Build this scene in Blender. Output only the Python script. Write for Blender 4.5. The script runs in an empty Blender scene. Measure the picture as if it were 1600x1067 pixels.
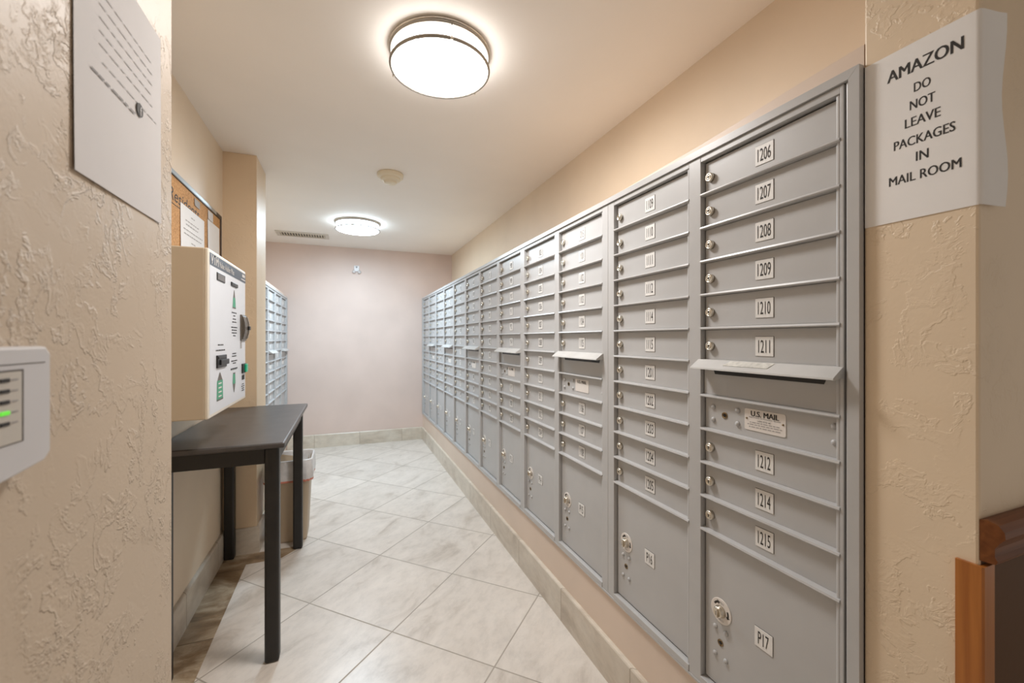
import bpy, bmesh, math, random
from mathutils import Vector, Matrix
random.seed(4)
PI = math.pi
S = bpy.context.scene
COL = S.collection

# ------------------------------------------------------------------ camera, world, exposure
cam_d = bpy.data.cameras.new('camera'); cam = bpy.data.objects.new('camera', cam_d); COL.objects.link(cam)
cam_d.sensor_width = 36.0
cam_d.lens = 659.0 / 1600.0 * 36.0
cam_d.shift_y = -0.0025
cam_d.clip_start = 0.02
cam.location = (0, 0, 1.23)
cam.rotation_euler = (PI/2, 0, -math.radians(21.53))
cam_d.dof.use_dof = True
cam_d.dof.focus_distance = 1.25
cam_d.dof.aperture_fstop = 4.5
S.camera = cam
w = bpy.data.worlds.new('ambient_fill'); S.world = w; w.use_nodes = True
w.node_tree.nodes['Background'].inputs[0].default_value = (1.0, 0.90, 0.80, 1)
w.node_tree.nodes['Background'].inputs[1].default_value = 0.42  # added ambient fill, entering through the open hall behind the camera
S.view_settings.view_transform = 'Standard'; S.view_settings.look = 'None'
S.view_settings.gamma = 1.0; S.view_settings.use_curve_mapping = False
S.view_settings.exposure = 0.0
S.cycles.diffuse_bounces = 8
LIGHT_NEAR = (1.0, 0.97, 0.945); LIGHT_FAR = (0.70, 0.87, 1.0)
P_NEAR = 80.0; P_FAR = 122.0; SIDE = 0.10

# ------------------------------------------------------------------ main dimensions (metres; x right, y into the room)
XR = 0.889      # face of the right mailbox wall
XU = 1.25       # upper right wall, set back above the ledge
XL = -0.645     # left wall behind the table
XJ = -0.275     # near left jamb
XB = -0.611     # face of the left mailbox wall
YB = 5.25       # back wall
YH = 0.333      # hall wall
ZC = 2.29       # ceiling
UL = [5.178, 4.397, 3.612, 2.842, 2.057, 1.253]   # far edge of each right-hand unit
UW = 0.732

# ------------------------------------------------------------------ materials
def new_mat(name, col, rough=0.5, metal=0.0, emit=None, estr=0.0, spec=0.5, ior=None):
    m = bpy.data.materials.new(name); m.use_nodes = True
    b = m.node_tree.nodes['Principled BSDF']
    b.inputs['Base Color'].default_value = (*col, 1)
    b.inputs['Roughness'].default_value = rough
    b.inputs['Metallic'].default_value = metal
    b.inputs['Specular IOR Level'].default_value = spec
    if emit:
        b.inputs['Emission Color'].default_value = (*emit, 1)
        b.inputs['Emission Strength'].default_value = estr
    return m
class NT:
    def __init__(s, m): s.t = m.node_tree; s.b = s.t.nodes['Principled BSDF']
    def n(s, typ, **kw):
        x = s.t.nodes.new(typ)
        for k, v in kw.items():
            if k.startswith('i_'): x.inputs[k[2:].replace('_', ' ')].default_value = v
            else: setattr(x, k, v)
        return x
    def l(s, a, b): s.t.links.new(a, b)
    def math(s, op, a, b=None, c=None):
        x = s.n('ShaderNodeMath', operation=op)
        for i, v in enumerate((a, b, c)):
            if v is None: continue
            if isinstance(v, (int, float)): x.inputs[i].default_value = v
            else: s.l(v, x.inputs[i])
        return x.outputs[0]
    def ramp(s, fac, stops, interp='LINEAR'):
        x = s.n('ShaderNodeValToRGB'); x.color_ramp.interpolation = interp
        e = x.color_ramp.elements
        while len(e) < len(stops): e.new(0.5)
        for i, (p, c) in enumerate(stops):
            e[i].position = p; e[i].color = (*c, 1) if len(c) == 3 else c
        s.l(fac, x.inputs[0]); return x.outputs[0]
    def mix(s, f, a, b, blend='MIX'):
        x = s.n('ShaderNodeMix', data_type='RGBA', blend_type=blend)
        for i, v in ((0, f), (6, a), (7, b)):
            if isinstance(v, (int, float)): x.inputs[i].default_value = v
            elif isinstance(v, tuple): x.inputs[i].default_value = (*v, 1)
            else: s.l(v, x.inputs[i])
        return x.outputs[2]
def g3(v): return (v, v, v)

def plaster(name, col, kind='smooth', rough=0.55, var=0.05):
    m = new_mat(name, col, rough); T = NT(m)
    geo = T.n('ShaderNodeNewGeometry').outputs['Position']
    big = T.n('ShaderNodeTexNoise', i_Scale=2.3, i_Detail=3.0); T.l(geo, big.inputs['Vector'])
    lo = tuple(c*(1-var) for c in col); hi = tuple(min(1, c*(1+var)) for c in col)
    T.l(T.ramp(big.outputs['Fac'], [(0.3, lo), (0.7, hi)]), T.b.inputs['Base Color'])
    bump = T.n('ShaderNodeBump')
    if kind == 'smooth':
        fine = T.n('ShaderNodeTexNoise', i_Scale=60.0, i_Detail=3.0); T.l(geo, fine.inputs['Vector'])
        T.l(fine.outputs['Fac'], bump.inputs['Height'])
        bump.inputs['Strength'].default_value = 0.12; bump.inputs['Distance'].default_value = 0.002
    else:
        # skip-trowel: flat islands with torn, raised edges over a smooth base
        warp = T.n('ShaderNodeTexNoise', i_Scale=9.0, i_Detail=4.0); T.l(geo, warp.inputs['Vector'])
        mp = T.n('ShaderNodeVectorMath', operation='MULTIPLY_ADD')
        T.l(warp.outputs['Color'], mp.inputs[0]); mp.inputs[1].default_value = (0.10, 0.10, 0.10); T.l(geo, mp.inputs[2])
        sc = {'rough': 23.0, 'trowel': 17.0, 'light': 12.0}[kind]
        n1 = T.n('ShaderNodeTexNoise', i_Scale=sc, i_Detail=5.0, i_Roughness=0.62); T.l(mp.outputs[0], n1.inputs['Vector'])
        n2 = T.n('ShaderNodeTexNoise', i_Scale=sc*5, i_Detail=2.0, i_Distortion=1.2); T.l(geo, n2.inputs['Vector'])
        patch = T.n('ShaderNodeTexNoise', i_Scale=7.0, i_Detail=1.0); T.l(geo, patch.inputs['Vector'])
        isl = T.ramp(n1.outputs['Fac'], [(0.0, g3(0)), (0.50, g3(0.05)), (0.535, g3(0.9)), (0.60, g3(0.45)), (1.0, g3(0.5))])
        msk = T.ramp(patch.outputs['Fac'], [(0.42, g3(0.08)), (0.60, g3(1.0))])
        fine = T.math('MULTIPLY', n2.outputs['Fac'], 0.30)
        h = T.math('ADD', T.math('MULTIPLY', isl, msk), T.math('MULTIPLY', fine, msk))
        T.l(h, bump.inputs['Height'])
        st = {'rough': (0.7, 0.0028), 'trowel': (0.45, 0.0020), 'light': (0.45, 0.002)}[kind]
        bump.inputs['Strength'].default_value = st[0]; bump.inputs['Distance'].default_value = st[1]
    T.l(bump.outputs[0], T.b.inputs['Normal'])
    return m

TAN = (0.73, 0.61, 0.47)
M = {}
M['wall_tan'] = plaster('tan wall paint', TAN, 'smooth', 0.5)
M['wall_back'] = plaster('rose beige wall paint', (0.68, 0.55, 0.49), 'smooth', 0.5)
M['wall_rose'] = plaster('rose beige paint on the mailbox wall', (0.70, 0.575, 0.475), 'smooth', 0.5)
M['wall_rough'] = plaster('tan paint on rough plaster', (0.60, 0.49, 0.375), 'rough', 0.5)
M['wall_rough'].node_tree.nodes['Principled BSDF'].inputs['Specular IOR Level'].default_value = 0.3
M['wall_trowel'] = plaster('tan paint on trowelled plaster', (0.76, 0.62, 0.455), 'trowel', 0.45)
M['wall_light'] = plaster('tan paint on lightly worked plaster', (0.69, 0.54, 0.375), 'light', 0.5)
M['wainscot'] = plaster('brown wainscot paint', (0.105, 0.052, 0.024), 'smooth', 0.6)
M['ceiling'] = plaster('off white ceiling paint', (0.86, 0.82, 0.77), 'smooth', 0.7, 0.02)

def tile_mat(name, side, ox, oy, ang, light, mid, dark, grout, gw=0.0022, contrast=1.0, rough=0.32, upright=False):
    m = new_mat(name, light, rough); T = NT(m)
    geo = T.n('ShaderNodeNewGeometry').outputs['Position']
    sx = T.n('ShaderNodeSeparateXYZ'); T.l(geo, sx.inputs[0])
    dx = T.math('SUBTRACT', sx.outputs[0], ox); dy = T.math('SUBTRACT', sx.outputs[1], oy)
    c, s_ = math.cos(ang)/side, math.sin(ang)/side
    u = T.math('ADD', T.math('MULTIPLY', dx, c), T.math('MULTIPLY', dy, s_))
    v = T.math('ADD', T.math('MULTIPLY', dx, -s_), T.math('MULTIPLY', dy, c))
    if upright:      # wall tiles: run along the wall, height as the other axis
        u = T.math('MULTIPLY', T.math('ADD', dx, dy), 1/side); v = T.math('MULTIPLY', T.math('ADD', sx.outputs[2], 0.15), 1/side)
    fu = T.math('FLOOR', u); fv = T.math('FLOOR', v)
    def edge(t):
        f = T.math('FRACT', t)
        return T.math('MINIMUM', f, T.math('SUBTRACT', 1.0, f))
    e = T.math('MINIMUM', edge(u), edge(v))
    gm = T.ramp(e, [(gw*0.7/side, g3(1)), (gw*1.5/side, g3(0))])
    # vein coordinates: stretched along u, shifted per tile
    cid = T.n('ShaderNodeCombineXYZ'); T.l(fu, cid.inputs[0]); T.l(fv, cid.inputs[1])
    wn = T.n('ShaderNodeTexWhiteNoise', noise_dimensions='3D'); T.l(cid.outputs[0], wn.inputs['Vector'])
    cv = T.n('ShaderNodeCombineXYZ'); T.l(T.math('MULTIPLY', u, 1.1), cv.inputs[0]); T.l(T.math('MULTIPLY', v, 1.9), cv.inputs[1])
    off = T.n('ShaderNodeVectorMath', operation='MULTIPLY_ADD'); T.l(wn.outputs['Color'], off.inputs[0]); off.inputs[1].default_value = (19, 23, 31); T.l(cv.outputs[0], off.inputs[2])
    n1 = T.n('ShaderNodeTexNoise', i_Scale=1.5, i_Detail=8.0, i_Roughness=0.62, i_Distortion=0.9); T.l(off.outputs[0], n1.inputs['Vector'])
    n2 = T.n('ShaderNodeTexNoise', i_Scale=7.0, i_Detail=6.0, i_Roughness=0.7); T.l(off.outputs[0], n2.inputs['Vector'])
    c1 = T.ramp(n1.outputs['Fac'], [(0.28, dark), (0.44, mid), (0.60, light), (0.8, tuple(min(1, x*1.08) for x in light))])
    f2 = T.ramp(n2.outputs['Fac'], [(0.34, g3(0.80)), (0.55, g3(1.0))])
    c2 = T.mix(0.55*contrast, c1, f2, 'MULTIPLY')
    tv = T.math('ADD', T.math('MULTIPLY', wn.outputs['Value'], 0.07), 0.965)
    cm = T.n('ShaderNodeVectorMath', operation='SCALE'); T.l(c2, cm.inputs[0]); T.l(tv, cm.inputs['Scale'])
    T.l(T.mix(gm, cm.outputs[0], grout), T.b.inputs['Base Color'])
    T.l(T.math('ADD', T.math('MULTIPLY', gm, 0.4), rough), T.b.inputs['Roughness'])
    bump = T.n('ShaderNodeBump'); bump.inputs['Strength'].default_value = 0.5; bump.inputs['Distance'].default_value = 0.0015
    T.l(T.math('SUBTRACT', 1.0, gm), bump.inputs['Height']); T.l(bump.outputs[0], T.b.inputs['Normal'])
    return m
M['tile'] = tile_mat('stone look floor tile', 0.4775, 0.1816, 1.8332, PI/4, (0.72, 0.665, 0.605), (0.66, 0.605, 0.545), (0.50, 0.44, 0.38), (0.34, 0.30, 0.25))
M['border'] = tile_mat('brown travertine border tile and bin shadow', 0.56, -0.66, 0.38, 0.0, (0.52, 0.42, 0.30), (0.25, 0.165, 0.09), (0.10, 0.058, 0.03), (0.16, 0.12, 0.08), contrast=1.8)
M['base_y'] = tile_mat('marble baseboard tile', 0.48, 0.2, 0.385, 0.0, (0.66, 0.60, 0.51), (0.60, 0.53, 0.44), (0.46, 0.39, 0.31), (0.40, 0.34, 0.27), upright=True)

def mottled(name, a, b, scale, rough, metal=0.0, detail=4):
    m = new_mat(name, a, rough, metal); T = NT(m)
    co = T.n('ShaderNodeTexCoord').outputs['Object']
    n = T.n('ShaderNodeTexNoise', i_Scale=scale, i_Detail=float(detail)); T.l(co, n.inputs['Vector'])
    T.l(T.ramp(n.outputs['Fac'], [(0.35, a), (0.65, b)]), T.b.inputs['Base Color'])
    return m
M['grey'] = mottled('grey powder coat', (0.455, 0.455, 0.455), (0.475, 0.475, 0.475), 9, 0.38)
M['grey_frame'] = mottled('grey painted aluminium', (0.455, 0.455, 0.455), (0.48, 0.48, 0.48), 12, 0.33)
M['hood'] = mottled('bare pale aluminium paint', (0.50, 0.50, 0.49), (0.55, 0.55, 0.54), 14, 0.35)
M['groove'] = new_mat('dark joint', (0.02, 0.02, 0.02), 0.8)
M['black'] = new_mat('black plastic', (0.012, 0.012, 0.012), 0.4)
M['ink'] = new_mat('black ink', (0.025, 0.022, 0.02), 0.7)
M['grey_ink'] = new_mat('faded grey ink', (0.38, 0.36, 0.35), 0.8)
M['pale_ink'] = new_mat('pale grey print', (0.56, 0.54, 0.53), 0.8)
M['mid_ink'] = new_mat('grey print', (0.30, 0.285, 0.28), 0.8)
M['faded_ink'] = new_mat('faded black print', (0.10, 0.095, 0.09), 0.8)
M['nickel'] = mottled('brushed nickel', (0.62, 0.58, 0.52), (0.72, 0.68, 0.62), 40, 0.28, 1.0)
M['ring_metal'] = new_mat('satin nickel band', (0.34, 0.31, 0.27), 0.45, 1.0)
M['lock'] = mottled('worn nickel lock', (0.66, 0.60, 0.50), (0.76, 0.71, 0.62), 120, 0.3, 1.0)
M['brass'] = mottled('dull brass', (0.20, 0.14, 0.08), (0.34, 0.25, 0.14), 150, 0.4, 1.0)
M['plate'] = mottled('pale number plate', (0.74, 0.73, 0.71), (0.79, 0.78, 0.76), 60, 0.45)
M['label'] = new_mat('white printed label', (0.74, 0.70, 0.66), 0.4)
M['sticker'] = mottled('silver sticker', (0.55, 0.54, 0.50), (0.74, 0.73, 0.68), 90, 0.35, 0.3)
M['paper'] = mottled('white printer paper', (0.82, 0.815, 0.81), (0.86, 0.855, 0.85), 5, 0.75)
M['paper_warm'] = mottled('matt white notice paper', (0.66, 0.635, 0.625), (0.70, 0.675, 0.665), 4, 0.8)
M['slip_grey'] = new_mat('grey paper', (0.36, 0.32, 0.28), 0.7)
M['tape'] = new_mat('clear tape', (0.62, 0.60, 0.57), 0.15)
M['dark_wood'] = mottled('black brown table lacquer', (0.010, 0.009, 0.008), (0.016, 0.014, 0.0125), 14, 0.42)
M['table_top'] = mottled('table lacquer with painted grey sheen', (0.060, 0.054, 0.052), (0.078, 0.070, 0.067), 14, 0.34)  # lighter than the legs: the top's grey reflection is painted into this colour
M['cream'] = new_mat('cream painted steel', (0.54, 0.455, 0.345), 0.42)
M['cream_edge'] = new_mat('pale cream enamel', (0.74, 0.68, 0.58), 0.4)
M['white_panel'] = new_mat('white enamel panel', (0.68, 0.70, 0.735), 0.35)
M['slate'] = new_mat('slate header print', (0.075, 0.088, 0.11), 0.45)
M['green'] = new_mat('green print', (0.06, 0.33, 0.19), 0.45)
M['green_btn'] = new_mat('green plastic', (0.02, 0.45, 0.24), 0.3)
M['bronze'] = new_mat('dark bronze plastic', (0.09, 0.072, 0.055), 0.35)
M['smoke'] = new_mat('smoky display', (0.10, 0.10, 0.10), 0.2)
M['device'] = new_mat('white appliance plastic', (0.66, 0.65, 0.66), 0.35)
M['device_in'] = new_mat('cream keypad insert', (0.60, 0.56, 0.50), 0.45)
M['led'] = new_mat('lit green lamp', (0.1, 0.6, 0.05), 0.4, emit=(0.18, 1.0, 0.04), estr=0.5)
M['detector'] = new_mat('yellowed ivory plastic', (0.76, 0.69, 0.54), 0.45)
M['vent'] = mottled('stained beige vent paint', (0.46, 0.39, 0.28), (0.66, 0.60, 0.50), 18, 0.6)
M['vent_rim'] = new_mat('beige vent flange', (0.60, 0.55, 0.48), 0.55)
M['liner'] = mottled('white plastic bag film', (0.66, 0.65, 0.65), (0.76, 0.75, 0.75), 30, 0.3)
M['red_string'] = new_mat('faded red drawstring', (0.62, 0.22, 0.15), 0.5)
M['bin'] = new_mat('taupe plastic', (0.47, 0.37, 0.26), 0.45)
M['board_frame'] = new_mat('blue grey aluminium', (0.42, 0.47, 0.50), 0.3, 0.6)
M['board_dark'] = new_mat('dark brown edging', (0.05, 0.035, 0.025), 0.5)
def cork():
    m = new_mat('cork', (0.5, 0.27, 0.11), 0.85); T = NT(m)
    co = T.n('ShaderNodeTexCoord').outputs['Object']
    n = T.n('ShaderNodeTexNoise', i_Scale=160.0, i_Detail=4.0); T.l(co, n.inputs['Vector'])
    T.l(T.ramp(n.outputs['Fac'], [(0.35, (0.42, 0.215, 0.08)), (0.6, (0.62, 0.35, 0.15))]), T.b.inputs['Base Color'])
    return m
M['cork'] = cork()
def wood(name, a, b, axis, rough):
    m = new_mat(name, a, rough); T = NT(m)
    geo = T.n('ShaderNodeNewGeometry').outputs['Position']
    mp = T.n('ShaderNodeMapping'); T.l(geo, mp.inputs[0])
    mp.inputs['Scale'].default_value = tuple(3.0 if i == axis else 90.0 for i in range(3))
    n = T.n('ShaderNodeTexNoise', i_Scale=1.0, i_Detail=5.0, i_Distortion=0.6); T.l(mp.outputs[0], n.inputs['Vector'])
    T.l(T.ramp(n.outputs['Fac'], [(0.3, a), (0.7, b)]), T.b.inputs['Base Color'])
    return m
M['wood_v'] = wood('varnished orange brown wood', (0.30, 0.095, 0.018), (0.46, 0.17, 0.035), 2, 0.3)
M['wood_h'] = wood('dark varnished moulding', (0.12, 0.038, 0.010), (0.20, 0.070, 0.020), 0, 0.42)
for k in ('wood_h', 'wainscot'): M[k].node_tree.nodes['Principled BSDF'].inputs['Specular IOR Level'].default_value = 0.25
M['side_near'] = new_mat('lit acrylic shade wall, warm white', (0.9, 0.9, 0.9), 0.4, emit=LIGHT_NEAR, estr=P_NEAR*SIDE)
M['side_far'] = new_mat('lit acrylic shade wall, cool white', (0.9, 0.9, 0.9), 0.4, emit=LIGHT_FAR, estr=P_FAR*SIDE)
M['glow_near'] = new_mat('lit acrylic shade, warm white', (0.9, 0.9, 0.9), 0.4, emit=LIGHT_NEAR, estr=P_NEAR)
M['glow_far'] = new_mat('lit acrylic shade, cool white', (0.9, 0.9, 0.9), 0.4, emit=LIGHT_FAR, estr=P_FAR)

# ------------------------------------------------------------------ mesh builder
TXT = {}
def text_geo(s):
    if s not in TXT:
        cu = bpy.data.curves.new('lettering', 'FONT'); cu.body = s; cu.resolution_u = 3
        o = bpy.data.objects.new('lettering', cu); COL.objects.link(o)
        me = bpy.data.meshes.new_from_object(o.evaluated_get(bpy.context.evaluated_depsgraph_get()))
        vs = [tuple(v.co) for v in me.vertices]; fs = [tuple(p.vertices) for p in me.polygons]
        bpy.data.objects.remove(o); bpy.data.curves.remove(cu); bpy.data.meshes.remove(me)
        xs = [v[0] for v in vs]; ys = [v[1] for v in vs]
        TXT[s] = (vs, fs, min(xs), max(xs), min(ys), max(ys))
    return TXT[s]
class MB:
    """collects shapes into one bmesh; local frame: x right, y away from the viewer, z up"""
    def __init__(s, *mats): s.bm = bmesh.new(); s.mats = list(mats) or ['grey']; s.m = 0
    def use(s, name):
        if name not in s.mats: s.mats.append(name)
        s.m = s.mats.index(name); return s
    def _faces(s, fs, smooth=False):
        for f in fs: f.material_index = s.m; f.smooth = smooth
    def box(s, x0, x1, y0, y1, z0, z1, bev=0.0, seg=2):
        vs = [s.bm.verts.new(p) for p in ((x0,y0,z0),(x1,y0,z0),(x1,y1,z0),(x0,y1,z0),(x0,y0,z1),(x1,y0,z1),(x1,y1,z1),(x0,y1,z1))]
        fs = [s.bm.faces.new([vs[i] for i in q]) for q in ((0,3,2,1),(4,5,6,7),(0,1,5,4),(1,2,6,5),(2,3,7,6),(3,0,4,7))]
        s._faces(fs)
        if bev > 0:
            ed = list({e for f in fs for e in f.edges})
            r = bmesh.ops.bevel(s.bm, geom=ed, offset=bev, segments=seg, profile=0.5, affect='EDGES', clamp_overlap=True)
            s._faces(r['faces'])
        return s
    def poly(s, pts):
        s._faces([s.bm.faces.new([s.bm.verts.new(p) for p in pts])]); return s
    def prism(s, pts, d):
        """closed polygon pts (3D) extruded by vector d"""
        d = Vector(d); a = [s.bm.verts.new(p) for p in pts]; b = [s.bm.verts.new(Vector(p)+d) for p in pts]
        n = len(pts); fs = [s.bm.faces.new(a[::-1]), s.bm.faces.new(b)]
        fs += [s.bm.faces.new((a[i], a[(i+1) % n], b[(i+1) % n], b[i])) for i in range(n)]
        s._faces(fs); return s
    def loft(s, rings, cap0=True, cap1=True, smooth=True, close=True):
        R = [[s.bm.verts.new(p) for p in r] for r in rings]; n = len(R[0]); fs = []
        for a, b in zip(R, R[1:]):
            for i in range(n if close else n-1):
                fs.append(s.bm.faces.new((a[i], a[(i+1) % n], b[(i+1) % n], b[i])))
        s._faces(fs, smooth)
        if cap0: s._faces([s.bm.faces.new(R[0][::-1])])
        if cap1: s._faces([s.bm.faces.new(R[-1])])
        return s
    def lathe(s, prof, c=(0,0,0), axis='z', n=32, cap0=True, cap1=True, smooth=True):
        """prof: list of (radius, height along axis)"""
        rings = []
        for r, h in prof:
            ring = []
            for i in range(n):
                a = 2*PI*i/n; p, q = r*math.cos(a), r*math.sin(a)
                ring.append({'z': (c[0]+p, c[1]+q, c[2]+h), 'y': (c[0]+p, c[1]+h, c[2]+q), 'x': (c[0]+h, c[1]+p, c[2]+q)}[axis])
            rings.append(ring)
        return s.loft(rings, cap0, cap1, smooth)
    def torus(s, R, r, c, n=48, k=10, sx=1.0):
        rings = []
        for i in range(n+1):
            a = 2*PI*i/n
            rings.append([(c[0]+(R+r*math.cos(b))*math.cos(a), c[1]+(R+r*math.cos(b))*math.sin(a), c[2]+sx*r*math.sin(b)) for b in [2*PI*j/k for j in range(k)]])
        return s.loft(rings, False, False)
    def text(s, body, cx, cz, w=None, h=None, y=0.0, shear=0.0):
        vs, fs, x0, x1, y0, y1 = text_geo(body)
        kz = (h/(y1-y0)) if h else None; kx = (w/(x1-x0)) if w else kz
        kz = kz if kz else kx
        V = [s.bm.verts.new((cx+((v[0]-(x0+x1)/2)+shear*(v[1]-y0))*kx, y, cz+(v[1]-(y0+y1)/2)*kz)) for v in vs]
        out = []
        for f in fs:
            try: out.append(s.bm.faces.new([V[i] for i in f]))
            except ValueError: pass
        s._faces(out); return s
    def flat(s, x0, x1, z0, z1, y):
        return s.poly([(x0,y,z0),(x1,y,z0),(x1,y,z1),(x0,y,z1)])
    def mesh(s, name):
        bmesh.ops.remove_doubles(s.bm, verts=s.bm.verts, dist=1e-6)
        bmesh.ops.recalc_face_normals(s.bm, faces=s.bm.faces)
        me = bpy.data.meshes.new(name); s.bm.to_mesh(me); s.bm.free()
        for k in s.mats: me.materials.append(M[k])
        return me
def put(name, me, parent=None, loc=(0,0,0), rz=0.0, label=None):
    if isinstance(me, MB): me = me.mesh(name)
    o = bpy.data.objects.new(name, me); COL.objects.link(o)
    o.location = loc; o.rotation_euler = (0, 0, rz)
    if parent: o.parent = parent
    if label: o['label'] = label
    return o
def thing(name, label, cat, loc=(0,0,0), rz=0.0, group=None):
    o = bpy.data.objects.new(name, None); COL.objects.link(o); o.empty_display_size = 0.05
    o.location = loc; o.rotation_euler = (0, 0, rz); o['label'] = label; o['category'] = cat
    if group: o['group'] = group
    return o
def tag(o, label, cat, group=None):
    o['label'] = label; o['category'] = cat
    if group: o['group'] = group
    return o
def struct(name, mb, loc=(0,0,0), rz=0.0):
    o = put(name, mb, None, loc, rz); o['kind'] = 'structure'; return o
RIGHT = -PI/2     # faces -x (things on the right wall)
LEFT = PI/2       # faces +x (things on the left wall)

# ------------------------------------------------------------------ room shell
struct('floor', MB('tile').box(-1.6, 3.2, -2.2, YB+0.1, -0.05, 0.0))
struct('ceiling', MB('ceiling').box(-1.6, 3.2, -2.2, YB+0.1, ZC, ZC+0.08))
struct('wall_back', MB('wall_back').box(-1.6, 1.6, YB, YB+0.1, 0, ZC))
# right wall: upper wall, set-out mailbox wall with its painted ledge, wavy hand cut top edge
wr = MB('wall_tan', 'wall_rose')
wr.box(XU, XU+0.1, 0.485, YB, 0, ZC)
NY = 24; prev = None
wr.use('wall_rose')
ring = []
for i in range(NY+1):
    y = 0.485 + (YB-0.485)*(i/NY)**1.6
    zt = 1.744 + 0.031*max(0.0, 1-(y-0.485)/0.75) + 0.0022*math.sin(y*5.1) + 0.0015*math.sin(y*13)
    ring.append([(XR, y, 1.730), (XR, y, zt-0.004), (XR+0.006, y, zt), (XU+0.01, y, zt+0.002), (XU+0.01, y, 1.730)])
wr.loft(ring, smooth=False)
wr.box(XR, XU, 0.485, YB, 0, 0.3125)          # painted strip under the mailboxes
wr.box(XR+0.04, XU, 0.485, YB, 0.30, 1.74)    # back of the recess that takes them
struct('wall_right', wr)
# pier with the paper sign, and the hall wall that runs off to the right (brown below the chair rail)
fr = MB('wall_trowel', 'wall_light', 'wainscot')
fr.box(XR, XU+0.1, YH, 0.485, 0, ZC, 0.004)
struct('wall_pier', fr)
hw = MB('wall_light', 'wainscot')
hw.box(XR+0.004, 3.2, YH+0.0005, 0.45, 0.925, ZC)
hw.use('wainscot').box(XR+0.004, 3.2, YH-0.0005, 0.45, 0, 0.925)
struct('wall_hall', hw)
struct('wall_entry', MB('wall_rough').box(-0.9, XJ, -0.4, 0.882, 0, ZC, 0.004))
struct('wall_left', MB('wall_tan').box(XL-0.1, XL, 0.88, 2.9, 0, ZC))
struct('wall_left_pier', MB('wall_light').box(-1.2, -0.478, 2.811, 3.104, 0, ZC, 0.003))
lf = MB('wall_tan', 'wall_rose')
lf.box(-1.15, -1.05, 3.1, YB, 0, ZC).use('wall_rose')
lf.box(-1.06, XB, 3.1, YB, 1.695, 1.712, 0.004)
lf.box(-1.06, XB, 3.1, YB, 0, 0.2775)
lf.box(-1.06, XB-0.04, 3.1, YB, 0.27, 1.70)
lf.box(-1.06, XB, 3.1, 3.63, 0.27, 1.70)
struct('wall_left_bank', lf)
# baseboards, rounded top edge
def baseboard(name, p0, p1, n, h=0.146, t=0.016):
    """p0,p1: wall line; n: outward unit normal"""
    n = Vector((*n, 0)); a = Vector((*p0, 0)); b = Vector((*p1, 0))
    prof = [(0, 0), (t, 0), (t, h-0.006), (t*0.8, h-0.0015), (t*0.5, h), (0, h)]
    mb = MB('base_y')
    mb.prism([tuple(a + n*o + Vector((0, 0, z))) for o, z in prof], b-a)
    struct(name, mb)
baseboard('baseboard_right', (XR, 0.36), (XR, YB), (-1, 0))
baseboard('baseboard_back', (-0.60, YB), (XR-0.016, YB), (0, -1), 0.148, 0.018)
baseboard('baseboard_left', (XL, 0.89), (XL, 2.795), (1, 0), 0.148)
baseboard('baseboard_pier', (XL, 2.811), (-0.462, 2.811), (0, -1), 0.148)
baseboard('baseboard_pier_side', (-0.478, 2.811), (-0.478, 3.104), (1, 0), 0.148)
# brown stone border strip along the left wall and round to the pier
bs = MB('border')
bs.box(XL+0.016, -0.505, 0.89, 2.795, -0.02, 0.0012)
bs.prism([(-0.505, 2.672, -0.02), (-0.34, 2.672, -0.02), (-0.235, 2.795, -0.02), (-0.505, 2.795, -0.02)], (0, 0, 0.0212))  # slanted end paints the bin's shadow on the floor in border colour
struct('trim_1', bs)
# chair rail on the hall wall
prof = [(0, 0.958), (-0.008, 0.960), (-0.020, 0.956), (-0.026, 0.948), (-0.027, 0.938), (-0.021, 0.930), (-0.016, 0.920), (-0.016, 0.908), (-0.019, 0.902), (-0.017, 0.897), (0, 0.896)]
struct('trim_2', MB('wood_h').prism([(XR+0.001, YH+dy, z) for dy, z in prof], (2.2, 0, 0)))
# varnished corner guard
cg = MB('wood_v')
cg.prism([(XR-0.0055, YH+0.025, 0), (XR-0.0055, YH-0.0045, 0), (XR-0.003, YH-0.007, 0), (XR+0.026, YH-0.007, 0), (XR+0.026, YH-0.0012, 0), (XR-0.0002, YH-0.0012, 0), (XR-0.0002, YH+0.025, 0)], (0, 0, 0.889))
struct('trim_3', cg)

# ------------------------------------------------------------------ mailbox units
ROW0, PITCH, NROW = 1.701, 0.0886, 11
ZB = 0.332
CA = (0.0, 0.350); CB = (0.391, 0.732)
DY = 0.006         # door face, set back behind the frame
FY = -0.008        # frame face
def row(i): return ROW0 - PITCH*i, ROW0 - PITCH*(i+1)
cache = {}
def cached(key, fn):
    if key not in cache: cache[key] = fn().mesh(key[0])
    return cache[key]
def m_door(w, h):
    # origin: lower left corner of the opening; leaf with a turned lower lip
    b = MB('grey'); b.box(0.004, w-0.011, DY, DY+0.012, 0.004, h-0.004, 0.0012)
    return b
def m_rail(w):
    b = MB('grey_frame')
    b.prism([(0, -0.009, -0.0035), (0, -0.011, -0.001), (0, -0.0095, 0.0030), (0, 0.006, 0.0042), (0, 0.012, 0.0042), (0, 0.012, -0.0035)], (w, 0, 0))
    return b
def m_hinge(h):
    b = MB('grey_frame'); b.box(-0.0095, -0.001, -0.0050, 0.012, 0, h, 0.003); return b
def m_lock():
    b = MB('lock', 'black')
    b.lathe([(0.0118, 0.0), (0.0118, -0.008), (0.0108, -0.0102), (0.0085, -0.0108), (0.0078, -0.0092), (0.0066, -0.0092), (0.0062, -0.0108), (0.0034, -0.0112), (0.003, -0.010)], axis='y', n=20, cap0=True, cap1=True)
    b.use('black').box(-0.0006, 0.0006, -0.0114, -0.0098, -0.0042, 0.0042)
    return b
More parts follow.
